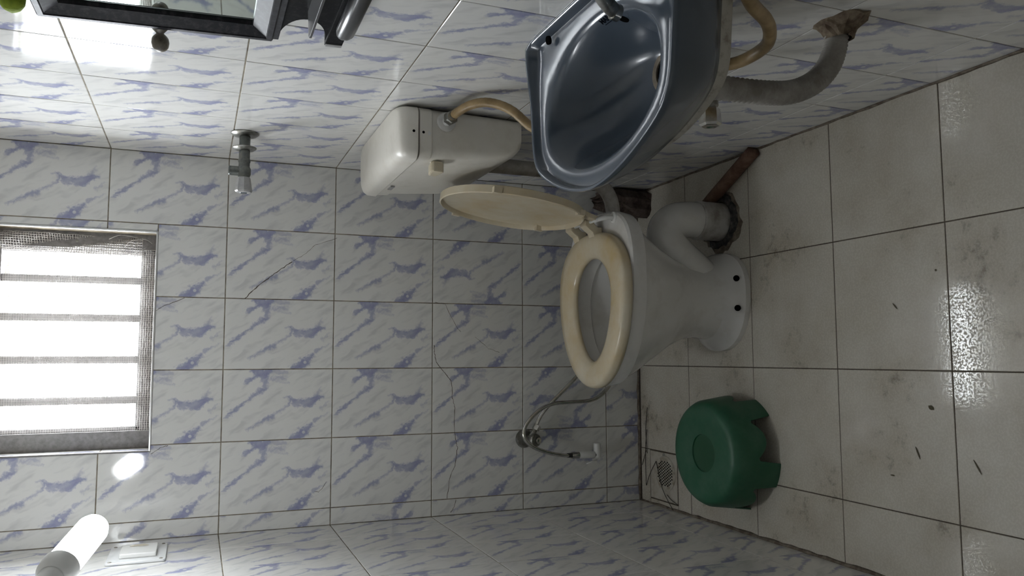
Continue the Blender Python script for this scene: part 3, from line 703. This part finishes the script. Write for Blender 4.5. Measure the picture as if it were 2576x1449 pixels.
# ------------------------------------------------------------------ stop tap on the right wall
st = empty('stop_tap', (W, -.283, 1.31), 'tarnished stop tap with two flanges between window and cistern', 'tap')
SB = Vector((W - .0005, -.283, 1.309)); AX = Vector((-1, 0, 0))
lathe('wall_flange', SB, AX, [(.034, 0), (.034, .002), (.028, .007), (.016, .009), (.012, .009)], OLDCHROME, st, 32)
lathe('stem', SB, AX, [(.0135, .004), (.0135, .090)], GREENMETAL, st, 24)
lathe('loose_flange', SB + AX * .036, AX, [(.013, 0), (.029, .001), (.029, .003), (.022, .008), (.0145, .009)], OLDCHROME, st, 32)
lathe('valve_body', SB + AX * .066, AX, [(.0135, 0), (.0148, .002), (.0148, .008), (.0125, .012), (.0125, .018), (.0165, .026), (.0165, .040), (.013, .048), (.013, .056)], GREENMETAL, st, 24)
lathe('outlet', SB + AX * .098 + Vector((0, 0, .006)), (0, 0, 1), [(.0120, 0), (.0120, .029), (.0105, .031), (.008, .029)], GREENMETAL, st, 20)
kn2 = lathe('knob', SB + AX * .114, AX, [(.0155, 0), (.0165, .003), (.0215, .034), (.019, .038), (.010, .039)], GREYPL, st, 8, smooth=False)
lathe('knob_cap', SB + AX * .1525, AX, [(.0095, 0), (.008, .002)], SINK, kn2, 16)

# ------------------------------------------------------------------ bidet spray on the back wall
hv = empty('spray_valve', (.222, 0, .415), 'chrome angle valve with round flange on the window wall behind the toilet', 'valve')
lathe('wall_flange', (.222, -.0005, .425), (0, -1, 0), [(.030, 0), (.030, .002), (.026, .010), (.014, .012)], OLDCHROME, hv, 32)
lathe('valve_stem', (.222, -.008, .422), (0, -1, 0), [(.0135, 0), (.0135, .045)], OLDCHROME, hv, 20)
lathe('knob', (.221, -.050, .416), (0, -1, -.25), [(.019, 0), (.021, .003), (.021, .014), (.018, .018)], OLDCHROME, hv, 28)
lathe('knob_cap', (.220, -.068, .405), (0, -1, -.25), [(.0105, 0), (.0105, .002), (.006, .004)], CHROME, hv, 20)
lathe('outlet', (.226, -.034, .418), (.75, -.05, -.45), [(.0085, 0), (.0085, .042)], OLDCHROME, hv, 16)
lathe('outlet_nut', (.252, -.036, .402), (.75, -.05, -.45), [(.0125, 0), (.0125, .016)], CHROME, hv, hexa=True, smooth=False)
sp = empty('bidet_spray', (.165, -.05, .25), 'white bidet spray hanging by a chrome hose on the window wall', 'spray')
h1 = smooth_path([(.268, -.037, .398), (.300, -.042, .382), (.336, -.05, .352), (.38, -.056, .305), (.43, -.065, .255), (.475, -.08, .215), (.49, -.09, .175), (.46, -.085, .145), (.418, -.075, .143), (.385, -.07, .155),
                  (.355, -.066, .185), (.340, -.062, .225), (.337, -.06, .29), (.334, -.06, .345), (.318, -.06, .392), (.284, -.062, .434), (.252, -.066, .454), (.222, -.068, .448), (.198, -.066, .415), (.180, -.062, .365), (.170, -.058, .315), (.168, -.055, .290)], 6)
tube('hose', h1, .0062, CHROME, sp, 14)
lathe('hose_end', (.1685, -.055, .300), (-.02, .02, -1), [(.0070, 0), (.0072, .018)], BLACKRUB, sp, 18)
lathe('chrome_nut', (.1680, -.0548, .284), (-.02, .02, -1), [(.0095, 0), (.0105, .002), (.0105, .026), (.009, .028)], CHROME, sp, 20)
lathe('handle', (.1672, -.0545, .257), (-.02, .02, -1), [(.0098, 0), (.0105, .003), (.0112, .052), (.0100, .056)], WHITEPL, sp, 24)
lathe('neck', (.166, -.0535, .203), (-.02, .02, -1), [(.008, 0), (.008, .014)], BLACKRUB, sp, 18)
hd = lathe('spray_head', (.203, -.052, .190), (-1, 0, 0), [(.0095, 0), (.0115, .002), (.0120, .040), (.0115, .046)], WHITEPL, sp, 24)
tube('trigger', [(.150, -.062, .196), (.146, -.066, .215), (.141, -.068, .236)], .0022, WHITEPL, sp, 8)

# ------------------------------------------------------------------ mirror unit on the right wall
mu = empty('mirror_unit', (W, -1.2, 1.19), 'black-framed wall mirror with small shelf and towel rail', 'mirror')
MY0, MY1, MZ0, MZ1 = -.985, -1.40, 1.303, 1.652     # far edge, near edge, bottom, top
XF = 1.022
def mframe():
    """stepped picture frame, mitred: profile (distance in from the edge, X)"""
    prof = [(0, W - .002), (0, XF + .004), (.003, XF), (.011, XF), (.0125, XF + .002), (.034, XF + .012), (.036, XF + .020)]
    ring = []
    for d, x in prof:
        ring.append([Vector((x, MY0 - d, MZ0 + d)), Vector((x, MY0 - d, MZ1 - d)), Vector((x, MY1 + d, MZ1 - d)), Vector((x, MY1 + d, MZ0 + d))])
    return ring
fro = loft('frame', mframe(), BLACKEDGE, mu, cap0=False, cap1=False, smooth=False)
box('mirror_glass', XF + .0165, XF + .0185, MY1 + .02, MY0 - .02, MZ0 + .02, MZ1 - .02, MIRROR, mu)
box('backing', XF + .019, W - .001, MY1 + .004, MY0 - .004, MZ0 + .004, MZ1 - .004, BLACK, mu)
arc = [(-.988 - .088 * math.cos(t) if False else -.992 - .084 * math.sin(t), 1.2565 + .0385 * math.cos(t)) for t in [PI * i / 20 for i in range(21)]]
bp_ = [(MY0 - .004, MZ0), (-.990, 1.2955)] + arc[1:-1] + [(-.990, 1.217), (-.990, 1.188), (-1.40, 1.188), (-1.40, MZ0)]
prism('back_board', bp_, 0, 1.030, W - .001, BLACK, mu)
box('frame_step', 1.026, W - .002, -1.40, MY0 - .003, MZ0 - .009, MZ0 + .002, BLACKEDGE, mu, .001)
box('board_foot', 1.024, 1.032, -1.40, -.991, 1.188, 1.2175, BLACK, mu, .001)
box('foot_edge', 1.0225, 1.0325, -1.0, -.9895, 1.1885, 1.2165, GREYPL, mu, .001)
prism('shelf', [(1.03, -1.108), (.990, -1.108), (.984, -1.114), (.984, -1.40), (1.03, -1.40)], 2, 1.256, 1.2605, SMOKE, mu, .001)
rl = []
for y in (-1.076, -1.070, -1.079, -1.09, -1.40):
        rl.append([Vector((1.010 + r_ * math.cos(a), y, 1.199 + 1.25 * r_ * math.sin(a))) for a, r_ in [(2 * PI * i / 16, (.0125 if i % 4 else .0118) * {-1.076: .35, -1.070: .35}.get(y, 1 if y < -1.08 else .8)) for i in range(16)]])
loft('towel_rail', rl[1:], SMOKE, mu)
box('rail_back', 1.018, 1.031, -1.40, -1.09, 1.190, 1.208, BLACK, mu)
hk = lathe('peg', (1.046, -.986, 1.479), (-.55, .45, 0), [(.006, 0), (.012, .004), (.0145, .013), (.012, .022), (.0065, .028), (.006, .030), (.010, .034), (.0128, .038), (.0138, .045), (.0125, .052), (.009, .057), (.004, .0595), (.0008, .060)], BEAD, mu, 24)
hk.data.polygons.foreach_set('use_smooth', [True] * len(hk.data.polygons)); hk.data.set_sharp_from_angle(angle=math.radians(75))
gs_ = bmesh.new(); bmesh.ops.create_icosphere(gs_, subdivisions=3, radius=.021)
for v_ in gs_.verts: v_.co *= 1 + random.uniform(-.02, .02); v_.co.z *= .85
me = bpy.data.meshes.new('sponge_ball'); gs_.to_mesh(me); gs_.free()
sb = link('sponge_ball', me, SPONGE, None, True, (1.006, -1.042, 1.672)); tag(sb, 'lime green round sponge on top of the black mirror', 'sponge')

# the whole unit hangs a little forward at the top
TM = Matrix.Translation((W, 0, 1.19)) @ Matrix.Rotation(math.radians(-2.1), 4, 'Y') @ Matrix.Translation((-W, 0, -1.19))
bpy.context.view_layer.update()
for c in mu.children: c.data.transform(TM)
# ------------------------------------------------------------------ socket on the left wall
so = empty('wall_socket', (0, -.167, 1.46), 'white wall socket plate with four screws beside the lit bulb', 'socket')
def rp2(y0, y1, z0, z1, r, k=5): return [(p.x, p.y) for p in rrect(y0, y1, z0, z1, r, 0, k)]
prism('plate', rp2(-.255, -.078, 1.460, 1.590, .008), 0, .0005, .006, PLATEM, so, .0015)
prism('socket_face', rp2(-.217, -.112, 1.482, 1.563, .003), 0, .006, .016, WHITEPL, so, .0015)
prism('shutter', [(-.14, 1.502), (-.125, 1.512), (-.125, 1.535), (-.14, 1.545)], 0, .0165, .0175, CREAM, so)
for y, z in ((-.245, 1.470), (-.245, 1.580), (-.088, 1.470), (-.088, 1.580)):
    lathe('screw', (.0055, y, z), (1, 0, 0), [(.0045, 0), (.0045, .001), (.003, .0018)], BEAD, so, 12)

# ------------------------------------------------------------------ lit bulb in its holder
lb = empty('light_bulb', (.10, -.68, 1.627), 'glowing white stick bulb near the window', 'bulb')
LP = Vector((.146, -.520, 1.584)); LQ = Vector((.101, -.676, 1.626)); AXL = (LP - LQ).normalized(); LL = (LP - LQ).length
bo = lathe('tube', LQ, AXL, [(.029, 0), (.0305, .004), (.0305, LL - .02), (.027, LL - .008), (.018, LL - .001), (.007, LL + .002)], BULB, lb, 28); tag(bo, 'glowing white tube')
lathe('collar', LQ - AXL * .03, AXL, [(.024, 0), (.032, .012), (.0345, .036), (.032, .038)], WHITEPL, lb, 28)
ho = empty('lamp_holder', (.0, -.72, 1.65), 'angled white holder that the glowing bulb is screwed into', 'lamp holder')
lathe('socket_cup', LQ - AXL * .065, AXL, [(.017, 0), (.021, .006), (.022, .036)], WHITEPL, ho, 24)
tube('holder_arm', smooth_path([LQ - AXL * .064, LQ - AXL * .085, (.05, -.775, 1.652), (.012, -.785, 1.655)], 5), .014, WHITEPL, ho, 18)
lathe('holder_base', (.0005, -.785, 1.655), (1, 0, 0), [(.034, 0), (.034, .006), (.026, .014)], WHITEPL, ho, 28)

# ------------------------------------------------------------------ green stool
SX, SYY, SH = .222, -.54, .132
stool = empty('plastic_stool', (SX, SYY, 0), 'low round green plastic stool with scooped centre beside the floor drain', 'stool')
def ringc(r, z, n=120): return [Vector((SX + r * math.cos(2 * PI * i / n), SYY + r * math.sin(2 * PI * i / n), z)) for i in range(n)]
def skirt():
    """body with arched cut-outs between four feet: the lower edge height varies round the skirt"""
    n = 120; th = .004
    def low(i):
        g = abs((360.0 * i / n - 252 + 36) % 72 - 36); g = 36 - g      # angle from the middle of a gap (five feet)
        if g < 18: return .036 + .026 * (g / 18)**2
        if g < 22: return .062 - .004 * (g - 18) / 4
        return 0.0
    zl = [low(i) for i in range(n)]
    prof_o = [(0.0, .157), (.35, .153), (.62, .148), (.86, .143)]
    rings = []
    def rad(z): return .157 - .018 * (z / SH)
    for t in (0, .25, .5, .75, 1):
        ring = []
        for i in range(n):
            z = zl[i] + (SH - .020 - zl[i]) * t; r = rad(z); a = 2 * PI * i / n
            ring.append(Vector((SX + r * math.cos(a), SYY + r * math.sin(a), z)))
        rings.append(ring)
    top = [ringc(.1365, SH - .010), ringc(.132, SH - .004), ringc(.124, SH - .0005), ringc(.112, SH), ringc(.080, SH - .002), ringc(.0525, SH - .004), ringc(.0505, SH - .0045), ringc(.050, SH - .0085)]
    inner = []
    for t in (1, .75, .5, .25, 0):
        ring = []
        for i in range(n):
            z = zl[i] + (SH - .020 - zl[i]) * t; r = rad(z) - th; a = 2 * PI * i / n
            ring.append(Vector((SX + r * math.cos(a), SYY + r * math.sin(a), z)))
        inner.append(ring)
    return rings, top, inner
ro, to_, ri = skirt()
inn_top = [ringc(.050, SH - .0118), ringc(.112, SH - .005), ringc(.130, SH - .010)]
sb_ = loft('stool_body', inn_top + ri + ro + to_ , GREEN, stool, cap0=False, cap1=False); sharp(sb_, 50)
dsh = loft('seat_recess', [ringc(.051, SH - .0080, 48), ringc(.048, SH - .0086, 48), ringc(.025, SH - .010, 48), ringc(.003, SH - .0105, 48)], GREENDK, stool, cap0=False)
tag(dsh, 'darker round recess in the middle of the seat')

# ------------------------------------------------------------------ floor drain
fd = empty('floor_drain', (.098, -.146, 0), 'small square drain plate with round perforated grate in the floor corner', 'drain')
box('drain_plate', .0215, .1725, -.2225, -.0695, -.003, .0005, mat('drain_plate_stone', (.54, .51, .45), .4, dirt=(.36, .31, .24), dscale=30), fd, .0006)
gr = lathe('grate', (.108, -.157, .0004), (0, 0, 1), [(.056, 0), (.056, .0016), (.053, .0028), (.047, .0022), (.010, .0022)], mat('dirty_grate', (.52, .50, .44), .35, dirt=(.26, .20, .13), dscale=50, damt=.6), fd, 36)
for ix in range(-6, 7):
    for iy in range(-7, 8):
        x = ix * .0092 + (.0046 if iy % 2 else 0); y = iy * .0078
        if math.hypot(x, y) < .042:
            prism('slot', [(.108 + x + .0026 * math.cos(t), -.157 + y + .0034 * math.sin(t)) for t in [2 * PI * q / 7 for q in range(7)]], 2, .0022, .0030, DARK, gr)
lathe('screw_tab', (.166, -.150, .0006), (0, 0, 1), [(.007, 0), (.006, .0012)], OLDCHROME, fd, 14)

# ------------------------------------------------------------------ broom bristles and leaf slivers
bris = [([(.451, -.017), (.33, -.020), (.28, -.021)], 'long dark bristle lying along the foot of the window wall'),
        ([(.313, -.063), (.24, -.056), (.162, -.058)], 'dark bristle pointing from the corner towards the toilet'),
        ([(.240, -.058), (.17, -.052), (.056, -.048)], 'dark bristle crossing the corner beside the drain plate'),
        ([(.170, -.052), (.12, -.025)], 'short slanting bristle against the window wall corner'),
        ([(.142, -.111), (.098, -.078), (.056, -.050)], 'thick bristle leaning from the grate into the corner'),
        ([(.142, -.112), (.06, -.150), (.002, -.204)], 'bent bristle lying across the drain grate'),
        ([(.044, -.172), (.033, -.20), (.022, -.234)], 'short bristle at the near corner of the drain plate')]
for pts, lab in bris:
    n_ = len(pts); o = tube('broom_bristle', smooth_path([(x, y, .0055 + .003 * (1 if 0 < i < n_ - 1 else 0)) for i, (x, y) in enumerate(pts)], 4), .0011, BRISTLE, None, 6)
    tag(o, lab, 'bristle', 'broom bristles by the drain')
lv = [(.590, -1.073, 50, .018, .0028, 'thin dark leaf sliver on the floor in front of the toilet'), (.280, -1.114, 68, .027, .0032, 'long leaf sliver lying on the floor not far from the stool'),
      (.268, -1.248, 60, .030, .0026, 'narrow leaf sliver on the floor farthest from the toilet'), (.225, -1.047, 5, .012, .0034, 'small wedge-shaped leaf scrap on the floor'),
      (.376, -1.151, 35, .014, .009, 'square brown leaf scrap on the floor'), (.658, -1.178, 80, .005, .0035, 'tiny dark crumb on the floor under the basin')]
for x, y, ang, ln_, wd_, lab in lv:
    a = math.radians(-ang); d = Vector((-math.sin(a) * .6 - .4 * math.cos(a), -math.cos(a) * .5, 0)).normalized(); d = Vector((math.cos(a + PI / 2), math.sin(a + PI / 2), 0)); p = Vector((-d.y, d.x, 0)); c = Vector((x, y, 0))
    o_ = [(-.5, 0), (-.25, .4), (.1, .5), (.35, .3), (.5, 0), (.2, -.4), (-.2, -.45)]
    r0 = [c + d * ln_ * u + p * wd_ * w_ + Vector((0, 0, .0007)) for u, w_ in o_]; r1 = [q + Vector((0, 0, .0012)) for q in r0]
    o = loft('leaf_sliver', [r0, r1], LEAF, None, smooth=False); tag(o, lab, 'leaf', 'leaf bits on the floor')

# re-seat every Empty at the foot of its thing without moving the parts
bpy.context.view_layer.update()
for o in list(COL.objects):
    if o.type == 'EMPTY' and 'at' in o.keys():
        loc = Vector(o['at']); del o['at']
        mws = {c: c.matrix_world.copy() for c in o.children}
        o.location = loc
        for c in o.children: c.matrix_parent_inverse = Matrix.Translation(-loc)
bpy.context.view_layer.update()
